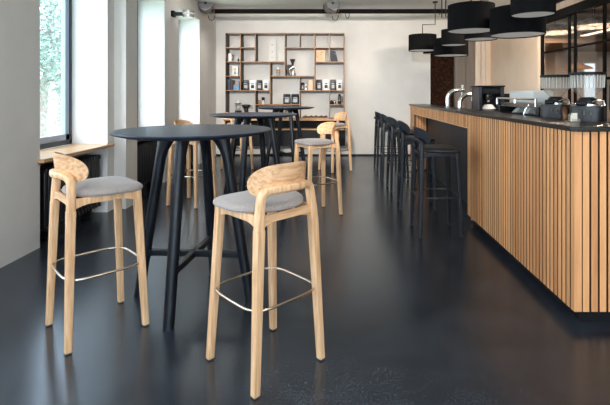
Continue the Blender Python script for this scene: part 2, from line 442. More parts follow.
# ------------------------------------------------------------------ round tables
def make_table():
    t = empty('round_table'); ZT_ = 1.072; r = .485
    m = MB().lathe([(r-.15, ZT_-.034), (r-.07, ZT_-.030), (r-.012, ZT_-.014), (r-.002, ZT_-.009), (r, ZT_-.005), (r-.004, ZT_-.0005), (r-.012, ZT_), (r*.5, ZT_), (.01, ZT_)], n=96)
    m.build('table_top', BLKX, t, smooth=35)
    for k in range(4):
        a = PI/2*k; d = Vector((math.cos(a), math.sin(a), 0)); s_ = Vector((-d.y, d.x, 0)); rings = []
        for i in range(22):
            u = i/21; z = u*(ZT_-.032)
            rad = .362 - .168*u; ww = .0315 + .002*u; fl = max(0, (u-.84)/.16)
            c = d*(rad - .035*fl**2.2); hr = ww*(1 + 1.1*fl**2.2); ht = ww*(1 + .15*fl**2)
            rings.append([tuple((c + d*hr*math.cos(q) + s_*ht*math.sin(q)).xy) + (z,) for q in [2*PI*j/20 for j in range(20)]])
        MB().loft(rings).build('leg', BLK, t, smooth=50)
    for k in range(2):
        a = PI/2*k; d = (math.cos(a), math.sin(a), 0); s_ = (-d[1], d[0], 0)
        dz = .0
        m = MB().obox((0,0,0), d, s_, .325, .019, .267 + dz, .305 + dz)
        m.build('stretcher', BLK, t, .006)
    return t
tp = make_table()
for i, (x, y, rz, lab) in enumerate([(-.896, 2.796, -4, 'large black round high table in front, between the two near stools'),
        (-.909, 4.93, -13, 'middle one of three black round high tables, behind the front table'),
        (-.83, 7.40, 30, 'farthest black round high table, in front of the bookcase')]):
    o = tp if i == 0 else copy_tree(tp)
    o.location = (x, y, 0); o.rotation_euler.z = R(rz); tag(o, lab, 'table', 'black round high tables')

# ------------------------------------------------------------------ bar counter
CX, CY0, CY1, CZ = 1.337, 2.458, 7.83, 1.088
CXI = 1.60; OY0, OY1, OZ, OX = 4.435, 7.44, .957, 1.56
bar = empty('bar_counter', (CX, CY0, 0), 0, 'long bar counter clad in vertical oak slats with a dark knee recess', 'counter')
def loc(mb, o=(CX, CY0, 0)):
    mb.v = [(p[0]-o[0], p[1]-o[1], p[2]-o[2]) for p in mb.v]; return mb
b = MB(); T = .032
b.box(CX+T, CXI-.01, CY0+T, OY0, .09, CZ); b.box(CX+T, CXI-.01, OY1, CY1-T, .09, CZ); b.box(CX+T, CXI-.01, OY0, OY1, OZ+.01, CZ)
b.box(CXI-.01, 3.2, CY0+T, 2.86, .09, CZ)
loc(b).build('counter_body', BLACKM, bar, smooth=0)
p = MB().box(OX, OX+.02, OY0-.02, OY1+.02, .0, OZ+.01); loc(p).build('recess_panel', DARKP, bar, smooth=0)
k = MB(); k.box(CX+.06, CXI-.01, CY0+.06, OY0, 0, .09); k.box(CXI-.01, 3.2, CY0+.06, 2.8, 0, .09)
loc(MB().box(CX+.06, CXI-.01, OY1, CY1-.05, 0, .09)).build('kick_plate', BLACKM, bar, smooth=0)
loc(k).build('kick_plate', BLACKM, bar, smooth=0)
s = MB(); pitch = .0475; g = .0115
y = CY0
while y < CY1 - .01:
    y1 = min(y + pitch - g, CY1); z0 = .08
    if y1 > OY0 and y < OY1:
        if y < OY0: s.box(CX, CX+T, y, OY0, .08, CZ-.001); y2 = OY0
        elif y1 > OY1: s.box(CX, CX+T, y, y1, OZ, CZ-.001)
        else: s.box(CX, CX+T, y, y1, OZ, CZ-.001)
    else: s.box(CX, CX+T, y, y1, z0, CZ-.001)
    y += pitch
x = CX + .002 + T
s.box(CX+T+.0005, CX+.041, CY0, CY0+T, .08, CZ-.001)
x = CX + .0475
while x < 3.2:
    s.box(x, min(x+pitch-g, 3.2), CY0, CY0+T, .08, CZ-.001); x += pitch
# edges of the recess, far return
for q in range(5):
    xx = CX+T+.004 + q*.0435
    if xx+.036 < OX+.004: s.box(xx, xx+.037, OY1-.012, OY1, .02, OZ); s.box(xx, xx+.037, OY0, OY0+.012, .02, OZ)
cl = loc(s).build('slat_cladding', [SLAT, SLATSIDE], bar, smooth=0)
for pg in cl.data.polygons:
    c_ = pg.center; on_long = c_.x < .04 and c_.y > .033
    if (on_long and abs(pg.normal.y) > .9) or (not on_long and abs(pg.normal.x) > .9 and c_.x > .01): pg.material_index = 1  # side faces in the gaps get the painted shade
sb = MB(); sb.box(CX-.0, CX+T, OY0-.02, OY0, .08, OZ) ; sb.box(CX, OX, OY0, OY1, OZ-.012, OZ); 
loc(MB().box(CX+.001, OX, OY0+.001, OY1-.001, OZ-.010, OZ-.0005)).build('recess_soffit', OAKX, bar, smooth=0)
# stone worktop: an L of one slab
poly = [(CX-.018, CY0-.022), (3.2, CY0-.022), (3.2, 2.90), (1.61, 2.90), (1.61, CY1+.02), (CX-.018, CY1+.02)]
poly = [(CX+.012, CY0-.022), (3.2, CY0-.022), (3.2, 2.90), (1.61, 2.90), (1.61, CY1+.02), (CX-.018, CY1+.02), (CX-.018, CY0+.012)]
o = MB().prism(poly, CZ, 1.115, 'z').build('worktop', STONE, None, .004)
tag(o, 'black stone bar top lying over the oak slatted counter', 'worktop')
# lower barista worktop behind the raised bar
bc = empty('back_counter', (1.95, 5.3, 0), 0, 'lower dark work counter behind the raised bar, carrying the coffee machines', 'counter')
MB().box(-.33, .33, -2.38, 2.2, .06, .865).build('cabinet_body', BLACKM, bc)
MB().box(-.335, .35, -2.40, 2.22, .865, .90).build('counter_top', STONE, bc, .003)
MB().box(-.28, .28, -2.33, 2.15, 0, .06).build('kick_plate', BLACKM, bc)

# ------------------------------------------------------------------ things on the bar
def make_grinder():
    t = empty('coffee_grinder')
    rings = []
    for z, k in ((0, .96), (.01, 1), (.30, 1.0), (.315, .97)):
        rings.append([(u*k, v*k, z) for u, v in srect(.108, .13, .55, 32)])
    MB().loft(rings).build('body', BLACKG, t, smooth=50)
    MB().lathe([(.085, .315), (.085, .328), (.06, .334)]).build('grind_collar', STEEL, t)
    MB().lathe([(.05, .33), (.055, .36), (.04, .375)]).build('neck', BLACKG, t)
    hp = MB(); hp.lathe([(.042, .372), (.095, .435), (.102, .44), (.106, .53)], n=40, cap=False)
    hp = hp.build('hopper', HOPPER, t, smooth=40)
    m = MB()
    for i in range(26):
        a = 2*PI*i/26; c, s_ = math.cos(a), math.sin(a)
        m.tube([(.1005*c, .1005*s_, .44), (.1045*c, .1045*s_, .528)], 0.0036, 5)
    m.build('hopper_rib', RIB, hp)
    MB().lathe([(.110, .527), (.114, .531), (.113, .546), (.03, .551)], n=40).build('hopper_lid', BLACKM, t)
    f = MB()
    for sx in (-.02, .02): f.tube([(sx, -.11, .27), (sx, -.15, .28), (sx, -.17, .26)], .005)
    f.box(-.03, .03, -.175, -.12, .10, .115)
    f.build('portafilter_fork', CHROME, t)
    MB().tube([(.03, -.07, .34), (.06, -.09, .355), (.095, -.09, .35), (.10, -.09, .32)], .006).build('dosing_lever', CHROME, t)
    MB().box(-.07, .0, -.12, -.03, .316, .352).build('dosing_chamber', BLACKM, t, .01)
    return t
g1 = make_grinder(); g1.location = (1.755, 3.06, .90); g1.rotation_euler.z = R(-90+60)
tag(g1, 'right one of two black grinders with a clear bean hopper', 'coffee grinder', 'coffee grinders behind the bar')
g2 = copy_tree(g1); g2.location = (1.755, 3.50, .90)
tag(g2, 'left one of two black hopper grinders, next to the espresso machine', 'coffee grinder', 'coffee grinders behind the bar')

# espresso machine
e = empty('espresso_machine', (1.93, 4.12, .90), 0, 'long espresso machine with white back panel and chrome rail behind the bar', 'espresso machine')
MB().box(-.25, .25, -.44, .44, .05, .215).build('base_housing', BLACKM, e, .01)
for sx in (-.2, .2):
    for sy in (-.38, .38): MB().lathe([(.022, 0), (.018, .05)], sx, sy, 12).build('foot', STEEL, e)
MB().prism([(-.25,.275),(.22,.275),(.22,.31),(-.20,.31)], -.44, .44).build('drip_deck', STEEL, e, .004)
for q in (-.46, .40): MB().prism([(-.24,.21),(.2,.21),(.2,.29),(-.24,.29)], q, q+.06).build('side_cheek', BLACKG, e, .006)
for yy in (-.24, 0, .24): MB().prism([(-.16,.215),(.0,.215),(.02,.275),(-.10,.275)], yy-.045, yy+.045).build('group_cover', WHITEP, e, .004)
rings = []
for yy in (-.12, .40):
    rings.append([(x_, yy, z_) for x_, z_ in ((-.135,.312),(-.135,.415),(-.12,.428),(.04,.428),(.06,.41),(.06,.312))])
MB().loft(rings).build('back_panel', WHITEP, e, .008)
m = MB(); m.tube([(-.245, -.43, .29), (-.245, -.43, .352), (-.245, .45, .352), (-.245, .45, .29)], .009); m.tube([(-.245, 0, .352), (-.245, 0, .31)], .007)
m.build('rail', CHROME, e)
m = MB().tube([(-.25, -.30, .30), (-.28, -.30, .26), (-.29, -.28, .18)], .004); m.build('steam_wand', CHROME, e)

# tall brewer housing
e = empty('batch_brewer', (1.775, 5.12, .90), 0, 'dark grey boxy coffee brewer with an open front, behind the bar', 'coffee brewer')
m = MB(); m.box(-.145, -.105, -.13, .13, 0, .475); m.box(.105, .145, -.13, .13, 0, .475); m.box(-.145, .145, .09, .13, 0, .475); m.box(-.12, .12, -.13, .1, 0, .20)
m.build('housing', DSTEEL, e, .004)
MB().box(-.155, .155, -.14, .14, .475, .49).build('lid', BLACKM, e, .004)
MB().box(-.10, .10, -.12, .08, .40, .47).build('control_panel', BLACKM, e, .003)
MB().lathe([(.02, .30), (.05, .35), (.055, .385), (.03, .39)], 0, -.02).build('brew_basket', STEEL, e)
MB().lathe([(.07, .205), (.085, .225), (.045, .27), (.02, .275)], 0, -.03).build('server_lid', WHITEP, e)
MB().box(.147, .235, -.06, .10, .25, .40).build('side_tank', BLACKM, e, .005)

# drinks taps
def tap(x, y, h, reach, label, spout):
    t = empty('drinks_tap', (x, y, .90), 0, label, 'tap', 'arched chrome taps')
    pts = [(0, 0, 0), (0, 0, .15), (0, 0, h-.12)]
    for i in range(1, 9):
        a = R(i*90/8); pts.append((reach*.62*(1-math.cos(a)), 0, h-.12 + .12*math.sin(a)))
    pts.append((reach, 0, h))
    MB().tube(pts, .031, 14).build('column', CHROME, t, smooth=60)
    MB().lathe([(.045, 0), (.045, .012), (.034, .02)]).build('base_flange', CHROME, t)
    MB().lathe([(.012, h+.02), (.014, h+.05), (.018, h+.07), (.008, h+.075)], reach*.9, 0, 14).build('tap_handle', WHITEP, t)
    if spout: MB().tube([(reach*.85, -.0, h-.02), (reach*.85, 0, h-.085)], .011, 10).build('spout', CHROME, t)
    return t
tap(1.665, 6.50, .45, .24, 'left arched chrome tap behind the far end of the bar', True)
tap(1.665, 5.86, .385, .19, 'right arched chrome tap with a small spout, behind the bar', True)

# mug, card holder, till screen, kettle
e = empty('metal_mug', (1.775, 2.78, 1.115), 0, 'stainless steel mug on the bar top at the right edge of the picture', 'mug')
MB().lathe([(.024, 0), (.026, .004), (.029, .088), (.031, .092), (.028, .092), (.024, .006)], n=28).build('cup_wall', STEEL, e)
MB().tube([(.028,0,.08), (.052,0,.075), (.055,0,.045), (.045,0,.02), (.027,0,.018)], .004).build('handle', STEEL, e)
e = empty('card_holder', (1.555, 2.86, 1.115), R(8), 'small clear holder with cream cards on the corner of the bar', 'card holder')
CARD = mat('cream_card', (.75,.7,.58), .7)
m = MB(); m.box(-.03, .03, -.02, .02, 0, .004); m.box(-.03, .03, .016, .02, .004, .05); m.box(-.03, .03, -.02, -.017, .004, .022); m.build('holder', HOPPER, e)
for q in range(2): MB().box(-.026+.012*q, .018+.008*q, -.004+.009*q, .001+.009*q, .005, .044+.014*q).build('card', CARD, e)
e = empty('till_screen', (2.07, 3.12, .90), R(-20), 'dark till screen with a greenish display at the right picture edge', 'till')
MB().box(-.09, .09, -.07, .07, 0, .015).build('foot', BLACKM, e, .004); MB().box(-.015, .015, .01, .04, .015, .36).build('stand', BLACKM, e)
MB().box(-.11, .11, -.025, .01, .28, .46).build('screen_housing', BLACKG, e, .006)
MB().box(-.095, .095, -.027, -.0255, .30, .44).build('display', emis('display_green', (.07,.11,.085), .15), e)
e = empty('copper_jug', (1.72, 3.27, .90), 0, 'small copper coloured jug between the two grinders', 'jug')
COPPER = mat('copper', (.16,.08,.045), .4, 1)
MB().lathe([(.03, 0), (.034, .01), (.03, .24), (.034, .30), (.036, .305), (.03, .305), (.028, .02)], n=24).build('jug_wall', COPPER, e)
MB().tube([(.03,0,.27), (.06,0,.28), (.065,0,.2), (.033,0,.16)], .005).build('handle', COPPER, e)

# ------------------------------------------------------------------ bookcase
SY = 8.90; S = 440/SY
def wx(px): return (px-335)/S
def wz(py): return 1.3 + (93.5-py)/S
cx_ = [225.6 + i*(344.2-225.6)/8 for i in range(9)]; rz_ = [33.3 + i*(119.0-33.3)/6 for i in range(7)]
XC = [wx(p) for p in cx_]; ZR = [wz(p) for p in rz_]
OX_, OZ_ = XC[0], 0
bk = empty('bookcase', (0, SY, 0), 0, 'open oak bookcase with black inner sides, covering the back wall', 'bookcase')
th = .0078
def board(x0, x1, z0, z1, vert, name):
    m = MB(); m.box(x0, x1, 0, .30, z0, z1)
    if vert: m.m = [0,0,0,1,0,1]
    else: m.m = [0,0,0,0,0,0]
    return m.build(name, [OAKD, BLACKM], bk, smooth=0)
vert = [(0,0,6),(1,0,4),(2,0,2),(2,4,6),(3,2,5),(4,0,3),(4,5,6),(5,0,1),(5,3,6),(6,0,4),(7,0,2),(7,4,6),(8,0,6)]
for c, r0, r1 in vert:
    top = ZR[r0] + (th if r0 == 0 else -th); bot = ZR[r1] + (th)
    board(XC[c]-th, XC[c]+th, bot, top, True, 'side_panel' if c in (0, 8) else 'divider')
hor = [(0,0,8),(1,0,2),(1,4,8),(2,0,4),(2,6,8),(3,0,1),(3,3,6),(4,0,3),(4,5,8),(5,2,5),(5,7,8),(6,0,8)]
for r, c0, c1 in hor:
    xa = XC[c0] + (-th if r in (0, 6) else th); xb = XC[c1] + (th if r in (0, 6) else -th)
    if r == 0: xa, xb = XC[0]+th, XC[8]-th
    # sit between vertical boards
    if r == 0 or r == 6: pass
    board(xa, xb, ZR[r]-th, ZR[r]+th, False, 'shelf')
# wall-hung cabinet below
cb = empty('sideboard', (0, SY-.02, 0), 0, 'low black cabinet with oak top and shelf under the bookcase', 'sideboard')
x0, x1 = XC[0]-.01, XC[8]+.02
MB().box(x0, x1, 0, .33, .752, ZR[6]-th-.001).build('cabinet_top', OAKX, cb, .002)
MB().box(x0, x1, .0, .33, .560, .580).build('shelf', OAKX, cb, .002)
MB().box(x0+.01, x1-.01, .31, .33, .58, .752).build('back_panel', BLACKM, cb)
for q in (x0, x1-.02): MB().box(q, q+.02, 0, .31, .58, .752).build('end_panel', BLACKM, cb)
MB().box(x0, x1, .02, .33, .24, .56).build('cabinet_body', BLACKM, cb)
for i in range(4):
    a = x0 + (x1-x0)*i/4 + .004; b_ = x0 + (x1-x0)*(i+1)/4 - .004
    MB().box(a, b_, .0, .018, .244, .556).build('door', BLACKM, cb, .002)

# items on the shelves
def sh(r): return ZR[r] + th + .0005
PB = mat('black_foil', (.012,.012,.014), .3); PW = mat('white_foil', (.75,.75,.74), .35)
LBW = mat('white_label', (.7,.7,.7), .6); LBG = mat('grey_label', (.42,.43,.45), .6); LBK = mat('black_label', (.02,.022,.028), .6)
KR = mat('kraft_paper', (.58,.38,.23), .8)
def bag(px0, px1, row, h, light, label, grp='coffee bags on the bookcase', dy=0):
    x0, x1 = wx(px0), wx(px1); c = (x0+x1)/2; hw = (x1-x0)/2 - .002
    e = empty('coffee_bag', (c, SY+.09+dy, sh(row)), 0, label, 'coffee bag', grp); rings = []
    for z, kx, ky in ((0,.93,.9), (.02*h/.2,1,1), (.6*h,1,.85), (.85*h,.98,.4), (.93*h,.97,.1), (h,.97,.08)):
        rings.append([(u*kx, v*ky, z) for u, v in srect(hw, .035, .5, 20)])
    MB().loft(rings).build('pouch', PW if light else PB, e, smooth=45)
    MB().box(-hw*.5, hw*.5, -.040, -.0345, h*.18, h*.50).build('label', LBG if not light else LBK, e)
    MB().box(-hw*.5, hw*.5, -.038, -.030, h*.58, h*.66).build('printed_band', LBG if not light else LBK, e)
for i, (a, b_, l) in enumerate(((241.9,248.2,0), (248.8,255.3,1), (255.8,261.8,0), (262.4,268.6,1))):
    bag(a, b_, 4, .205, l, ['black coffee bag at the left end of the left shelf row', 'white coffee bag second from left in the left shelf row',
        'black coffee bag third from left in the left shelf row', 'white coffee bag at the right end of the left shelf row'][i])
for i, (a, b_, l) in enumerate(((315.6,322.0,0), (322.8,329.3,1), (330.0,336.0,0), (336.6,342.6,1))):
    bag(a, b_, 4, .215, l, ['black coffee bag at the left end of the right shelf row', 'white coffee bag second from left in the right shelf row',
        'black coffee bag third from left in the right shelf row', 'white coffee bag at the right end of the right shelf row'][i])
for i, (a, b_) in enumerate(((282.6,290.3), (290.8,298.8))):
    bag(a, b_, 5, .21, 0, ['left wide black coffee bag in the large middle compartment', 'right wide black coffee bag in the large middle compartment'][i])
bag(300.6, 304.2, 4, .155, 0, 'narrow black coffee bag beside the kraft box')
def bx(name, px0, px1, row, h, m_, label, cat, d=.06, dy=.05, deco=None):
    x0, x1 = wx(px0), wx(px1); c = (x0+x1)/2; hw = (x1-x0)/2
    e = empty(name, (c, SY+dy, sh(row)), 0, label, cat)
    MB().box(-hw, hw, 0, d, 0, h).build('carton', m_, e, .002)
    return e, hw
e, hw = bx('small_carton', 304.6, 307.2, 4, .115, LBW, 'small pale carton with dark print left of the kraft box', 'box')
MB().box(-hw*.6, hw*.6, -.002, 0, .05, .08).build('print', LBK, e)
e, hw = bx('kraft_box', 308.2, 312.8, 4, .20, mat('pale_kraft', (.72,.52,.36), .8), 'tall pale kraft box on the middle right shelf', 'box')
MB().lathe([(.012, 0), (.012, .002)], 0, 0, 16).build('print', KR, e); kids(e)[-1].rotation_euler.x = PI/2; kids(e)[-1].location = (0, 0, .08)
e, hw = bx('picture_carton', 231.4, 237.4, 3, .20, PW, 'white carton with a round brown print, in the left column', 'box')
o = MB().lathe([(.028, 0), (.028, .002)], 0, 0, 20).build('print', KR, e); o.rotation_euler.x = PI/2; o.location = (0, 0, .13)
MB().box(-.015, .015, -.002, 0, .03, .09).build('print', mat('grey_print', (.15,.15,.16), .7), e)
# decorated kraft print
e, hw = bx('printed_kraft_bag', 316.0, 325.2, 2, .235, mat('kraft_orange', (.62,.42,.27), .8), 'kraft carton with scattered dark prints on the upper right shelf', 'box')
DK = mat('dark_brown_print', (.10,.05,.03), .8)
for i in range(11):
    a = random.uniform(-hw+.02, hw-.03); z = .03 + i*.018; r_ = random.uniform(.006, .013)
    MB().box(a, a+r_*1.6, -.002, 0, z, z+r_).build('print', DK, e)
# dark folder leaning in the corner compartment
e = empty('leaning_folder', (wx(330.5), SY+.08, sh(2)), 0, 'dark folder with a small blue mark leaning in the upper right corner compartment', 'folder')
MB().prism([(0,0), (.155,0), (.10,.215), (0,.235)], 0, .03).build('cover', LBK, e, .002)
MB().box(.085, .105, -.002, 0, .14, .165).build('mark', mat('blue_mark', (.05,.2,.6), .5), e)
# left column: white jug set, dark bottle, books
e = empty('white_jug', (wx(229.0), SY+.10, sh(2)), 0, 'white jug with dark handle in the upper left compartment', 'jug')
MB().lathe([(.04,0), (.045,.01), (.043,.14), (.036,.165), (.030,.17)], n=24).build('jug_wall', WHITEP, e)
MB().lathe([(.012,.17), (.014,.18), (.006,.19)], n=14).build('lid_knob', BLACKM, e)
MB().tube([(.042,0,.13), (.075,0,.14), (.075,0,.06), (.043,0,.04)], .008).build('handle', BLACKM, e)
e = empty('small_dark_bottle', (wx(237.4), SY+.10, sh(2)), 0, 'tiny dark bottle right of the white jug', 'bottle')
MB().lathe([(.018,0), (.02,.01), (.02,.05), (.008,.065), (.008,.08)], n=16).build('bottle_wall', BLACKG, e); MB().lathe([(.009,.0805), (.009,.092)], n=14).build('cap', BLACKM, e)
bc_ = [(.006,.008,.012),(.05,.09,.18),(.02,.02,.02),(.10,.05,.03),(.02,.02,.022)]
xx = wx(226.6)
bl = ['black book at the far left end of the left column shelf', 'blue spined book second from the left edge of the bookcase', 'thin black book between the blue and the brown one',
      'brown spined book in the left column', 'black book right of the brown one in the left column']
for i, c in enumerate(bc_):
    wd = (.028,.024,.02,.026,.022)[i]; h = (.215,.225,.20,.21,.2)[i]
    e = empty('book', (xx+wd/2, SY+.03, sh(4)), 0, bl[i], 'book', 'books in the left column')
    mm = mat('book_cover_%s' % 'abcde'[i], c, .6)
    m = MB(); m.box(-wd/2, -wd/2+.002, 0, .16, 0, h); m.box(wd/2-.002, wd/2, 0, .16, 0, h); m.box(-wd/2+.002, wd/2-.002, 0, .003, 0, h); m.build('cover', mm, e)
    MB().box(-wd/2+.0021, wd/2-.0021, .0031, .155, .003, h-.003).build('pages', LBW, e)
    xx += wd + .002
e, hw = bx('blue_pack', 233.0, 238.6, 4, .19, mat('blue_packet', (.16,.33,.55), .6), 'blue and brown printed packet beside the books', 'packet', dy=.04)
MB().box(-hw*.4, hw*.8, -.002, 0, .08, .17).build('print', mat('tan_print', (.45,.26,.15), .7), e)
MB().box(-hw, -hw*.3, -.0015, 0, .11, .19).build('print', LBK, e)
# jar and small bottles
e = empty('storage_jar', (wx(277.6), SY+.10, sh(3)), 0, 'clear jar with brown band in the middle column of the bookcase', 'jar')
MB().lathe([(.032,0), (.036,.006), (.036,.10), (.028,.115)], n=24).build('jar_wall', HOPPER, e)
MB().lathe([(.037,.10), (.037,.13), (.03,.132)], n=24).build('band', mat('brown_band', (.4,.17,.06), .6), e)
MB().lathe([(.024,.1325), (.026,.17), (.016,.175)], n=20).build('jar_lid', WHITEP, e)
e = empty('syrup_bottle', (wx(258.4), SY+.10, sh(5)), 0, 'amber bottle with pale top beside a dark one', 'bottle')
MB().lathe([(.024,0), (.025,.01), (.025,.075), (.018,.09)], n=20).build('bottle_wall', mat('amber', (.45,.16,.04), .3), e)
MB().lathe([(.018,.0905), (.02,.14), (.01,.145)], n=18).build('cap', PW, e)
e = empty('tamper_bottle', (wx(262.4), SY+.10, sh(5)), 0, 'pale bottle with black cap right of the amber one', 'bottle')
MB().lathe([(.018,0), (.02,.01), (.02,.08)], n=20).build('bottle_wall', PW, e); MB().lathe([(.03,.0805), (.031,.14), (.02,.143)], n=20).build('cap', BLACKM, e)
# grinder on the upper shelf
e = empty('display_grinder', (wx(290.6), SY+.12, sh(3)), 0, 'polished metal grinder with funnel hopper on the upper middle shelf', 'coffee grinder')
MB().prism([(-.05,0),(.10,0),(.10,.015),(-.03,.02),(-.06,.16),(-.04,.20),(.03,.20),(.03,.23),(-.07,.23),(-.10,.18),(-.085,.08)], -.05, .05).build('stand', BLACKG, e, .004)
MB().lathe([(.05,.02), (.045,.06), (.02,.12)], .045, 0).build('catch_cup', STEEL, e)
o = MB().lathe([(.04,-.05), (.045,0), (.04,.05)], n=24).build('motor_housing', STEEL, e); o.location = (.01,0,.165); o.rotation_euler.y = R(60)
MB().lathe([(.02,.23), (.025,.27), (.055,.33), (.055,.34)], .03, 0, 24, False).build('funnel', DSTEEL, e)
MB().lathe([(.052,.3395), (.052,.345)], .03, 0, 24).build('hopper_lid', BLACKM, e)
# two machines behind table two
e = empty('pour_over_stand', (wx(237), SY+.12, sh(6)), 0, 'pour over stand with white dripper on the lower left shelf', 'coffee maker')
MB().box(-.055, .055, -.06, .06, 0, .16).build('base_box', BLACKG, e, .005); MB().lathe([(.012, .05), (.012, .053)], 0, 0, 14).build('dial', WHITEP, e)
kids(e)[-1].rotation_euler.x = PI/2; kids(e)[-1].location = (0, -.008, .085)
MB().lathe([(.02,.16), (.045,.20), (.045,.26)], n=24, cap=False).build('carafe', HOPPER, e)
MB().box(-.065, .065, -.05, .05, .29, .305).build('bracket', BLACKM, e); MB().tube([(-.055,.04,.16), (-.055,.04,.29)], .005).build('post', BLACKM, e)
MB().lathe([(.025,.306), (.045,.37)], n=24).build('dripper', WHITEP, e)
e = empty('hand_grinder', (wx(245), SY+.12, sh(6)), 0, 'black grinder with wide head on the lower left shelf', 'coffee grinder')
MB().box(-.06, .06, -.06, .06, 0, .05).build('base', BLACKM, e, .004)
MB().lathe([(.035,.05), (.03,.10), (.045,.15), (.04,.20), (.085,.25), (.085,.275), (.03,.285)], n=28).build('grinder_body', BLACKG, e)
MB().tube([(.08,0,.26), (.12,0,.25), (.12,0,.20)], .006).build('handle', BLACKM, e)
MB().lathe([(.024,.0505), (.024,.12)], .03, -.05, 16).build('catch_cup', STEEL, e)
# right column pots
for q, (px_, lab) in enumerate(((331.5,'left low black pot in the right column of the bookcase'), (333.6,'right low black pot with pale side, in the right column'))):
    e = empty('coffee_pot', (wx(px_) + q*.015, SY+.08+.07*q, sh(5)), 0, lab, 'pot')
    MB().lathe([(.028,0), (.030,.01), (.030,.065), (.02,.075)], n=20).build('pot_wall', BLACKG if q == 0 else STEEL, e); MB().lathe([(.008,.0755), (.006,.085)], n=12).build('knob', BLACKM, e)
e = empty('moka_pot', (wx(339.5), SY+.10, sh(5)), 0, 'tall steel press pot with black sides in the right column', 'pot')
MB().lathe([(.03,0), (.032,.01), (.026,.17), (.03,.18)], n=20).build('pot_wall', STEEL, e); MB().lathe([(.031,.1805), (.02,.20), (.006,.21)], n=20).build('lid', BLACKM, e)
MB().tube([(.028,0,.15), (.055,0,.16), (.058,0,.06), (.03,0,.04)], .008).build('handle', BLACKM, e); 
MB().lathe([(.034,.0), (.034,.06)], n=20).build('base_band', BLACKM, e)
# slim white bottle-shaped cards in the wide top compartment
e = empty('white_poster', (wx(270.2), YB-.034, sh(2)), 0, 'tall pale poster with small dark marks in the wide top compartment', 'poster')
MB().box(-.075, .075, 0, .010, 0, .44).build('sheet', WALL, e)
for z, wd in ((.36,.05),(.37,.01),(.22,.022),(.205,.014),(.10,.02)):
    MB().box(-wd/2, wd/2, -.001, 0, z, z+.012).build('print', mat('print_grey', (.25,.25,.25), .7), e)
# heap on the lowest board
e = empty('bean_tray', (wx(315), SY+.10, sh(6)), 0, 'long low tray heaped with brown beans on the bookcase bottom', 'tray')
hwx = wx(328)-wx(315)
MB().box(-hwx, hwx, -.07, .07, 0, .012).build('tray_board', OAKX, e, .002)
hp = MB()
for i in range(420):
    x_, y_ = random.uniform(-hwx+.012, hwx-.012), random.uniform(-.055, .055)
    z_ = .012 + random.uniform(.004, .045)*(.55+.45*math.sin(x_*30+1)**2)
    r_ = random.uniform(.008, .012)
    hp.lathe([(r_*.5, z_-r_*.6), (r_, z_), (r_*.5, z_+r_*.6)], x_, y_, 6)
hp = hp.build('bean_heap', noise_mix(mat('brown_beans', (.12,.06,.03), .6), (.05,.025,.014), (.22,.12,.06), 40)[0], e); hp['kind'] = 'stuff'

# ------------------------------------------------------------------ track and spots
TY, TZ = 8.30, 2.855
TRACKM = mat('black_track', (.002,.002,.002), .7, spec=.1)
e = empty('ceiling_track', (0, TY, TZ), 0, 'long black lighting track running across below the ceiling at the back', 'lighting track')
MB().box(XL+.002, 2.35, -.03, .03, -.042, .033).build('rail', TRACKM, e)
for q in (-2.36, -.05, 2.2): MB().lathe([(.008, .03), (.008, ZC-TZ-.0005)], q, 0, 10).build('hanger', BLACKM, e)
def spot(x, label, ty=None, rz=0, grp='spotlights on the ceiling track'):
    t = empty('spotlight', (x, (ty or TY)-(.02 if not ty else 0), TZ-.043), 0, label, 'spotlight', grp)
    t.rotation_euler.z = rz
    MB().box(-.05, .05, -.03, .03, 0, .012).build('track_adapter', BLACKM, t); kids(t)[-1].location.z = -.0
    can = MB().lathe([(.09, -.11), (.125, -.10), (.128, .06), (.10, .12), (.05, .14)], n=36)
    c = can.build('lamp_housing', mat('spot_grey', (.22,.22,.225), .45, .3), t); c.location = (0, -.16, .10); c.rotation_euler = (R(-108), 0, R(14))
    o = MB().lathe([(.022, -.128), (.022, -.111)], n=16).build('lamp_lens', BLACKM, c)
    o = MB().lathe([(.118, -.112), (.128, -.112), (.128, -.07), (.1285, -.069)], n=36, cap=False).build('rim', STEEL, c)
    y_ = MB()
    for sx in (-1, 1): y_.tube([(sx*.04, 0, 0), (sx*.13, -.04, .02), (sx*.14, -.16, .10)], .007)
    y_.build('yoke', STEEL, t)
    pts = [(.06*math.cos(a)+.07, -.02, -.03+.09*math.sin(a)-.02) for a in [PI*(1+i/10) for i in range(11)]]
    MB().tube(pts, .006).build('cable', BLACKM, t)
    pts = [(-.02 - .13*math.cos(a), -.10, .10 + .15*math.sin(a)) for a in [PI*(-.25+i/8*1.1) for i in range(9)]]
    MB().tube(pts, .006).build('cable', BLACKM, t)
    return t
spot((208.5-335)/53, 'left round grey spotlight near the window wall corner')
s2 = spot((331.5-335)/53, 'right round grey spotlight above the bookcase end, with hanging cable')
pts = [(.30 + .035*math.cos(a), 0, .0 - .10*abs(math.sin(a))**.8) for a in [PI*(1+i/12) for i in range(13)]]
MB().tube(pts, .006).build('hanging_cable', BLACKM, s2)
# added second track with spots, unseen, brightening near stools and back wall
e = empty('ceiling_track', (-.3, 1.0, TZ), 0, 'added black lighting track above the camera, unseen, brightening the room', 'lighting track')
MB().box(-2.1, 2.2, -.03, .03, -.035, .03).build('rail', BLACKM, e)
for q in (-1.8, 0, 1.9): MB().lathe([(.008, .03), (.008, ZC-TZ-.0005)], q, 0, 10).build('hanger', BLACKM, e)
for x_, l_ in ((-1.6, 'left'), (-.3, 'middle'), (1.1, 'right')):
    spot(x_, l_ + ' spotlight added on the unseen near track for brightness', 1.0, 0, 'added spotlights on the near track')
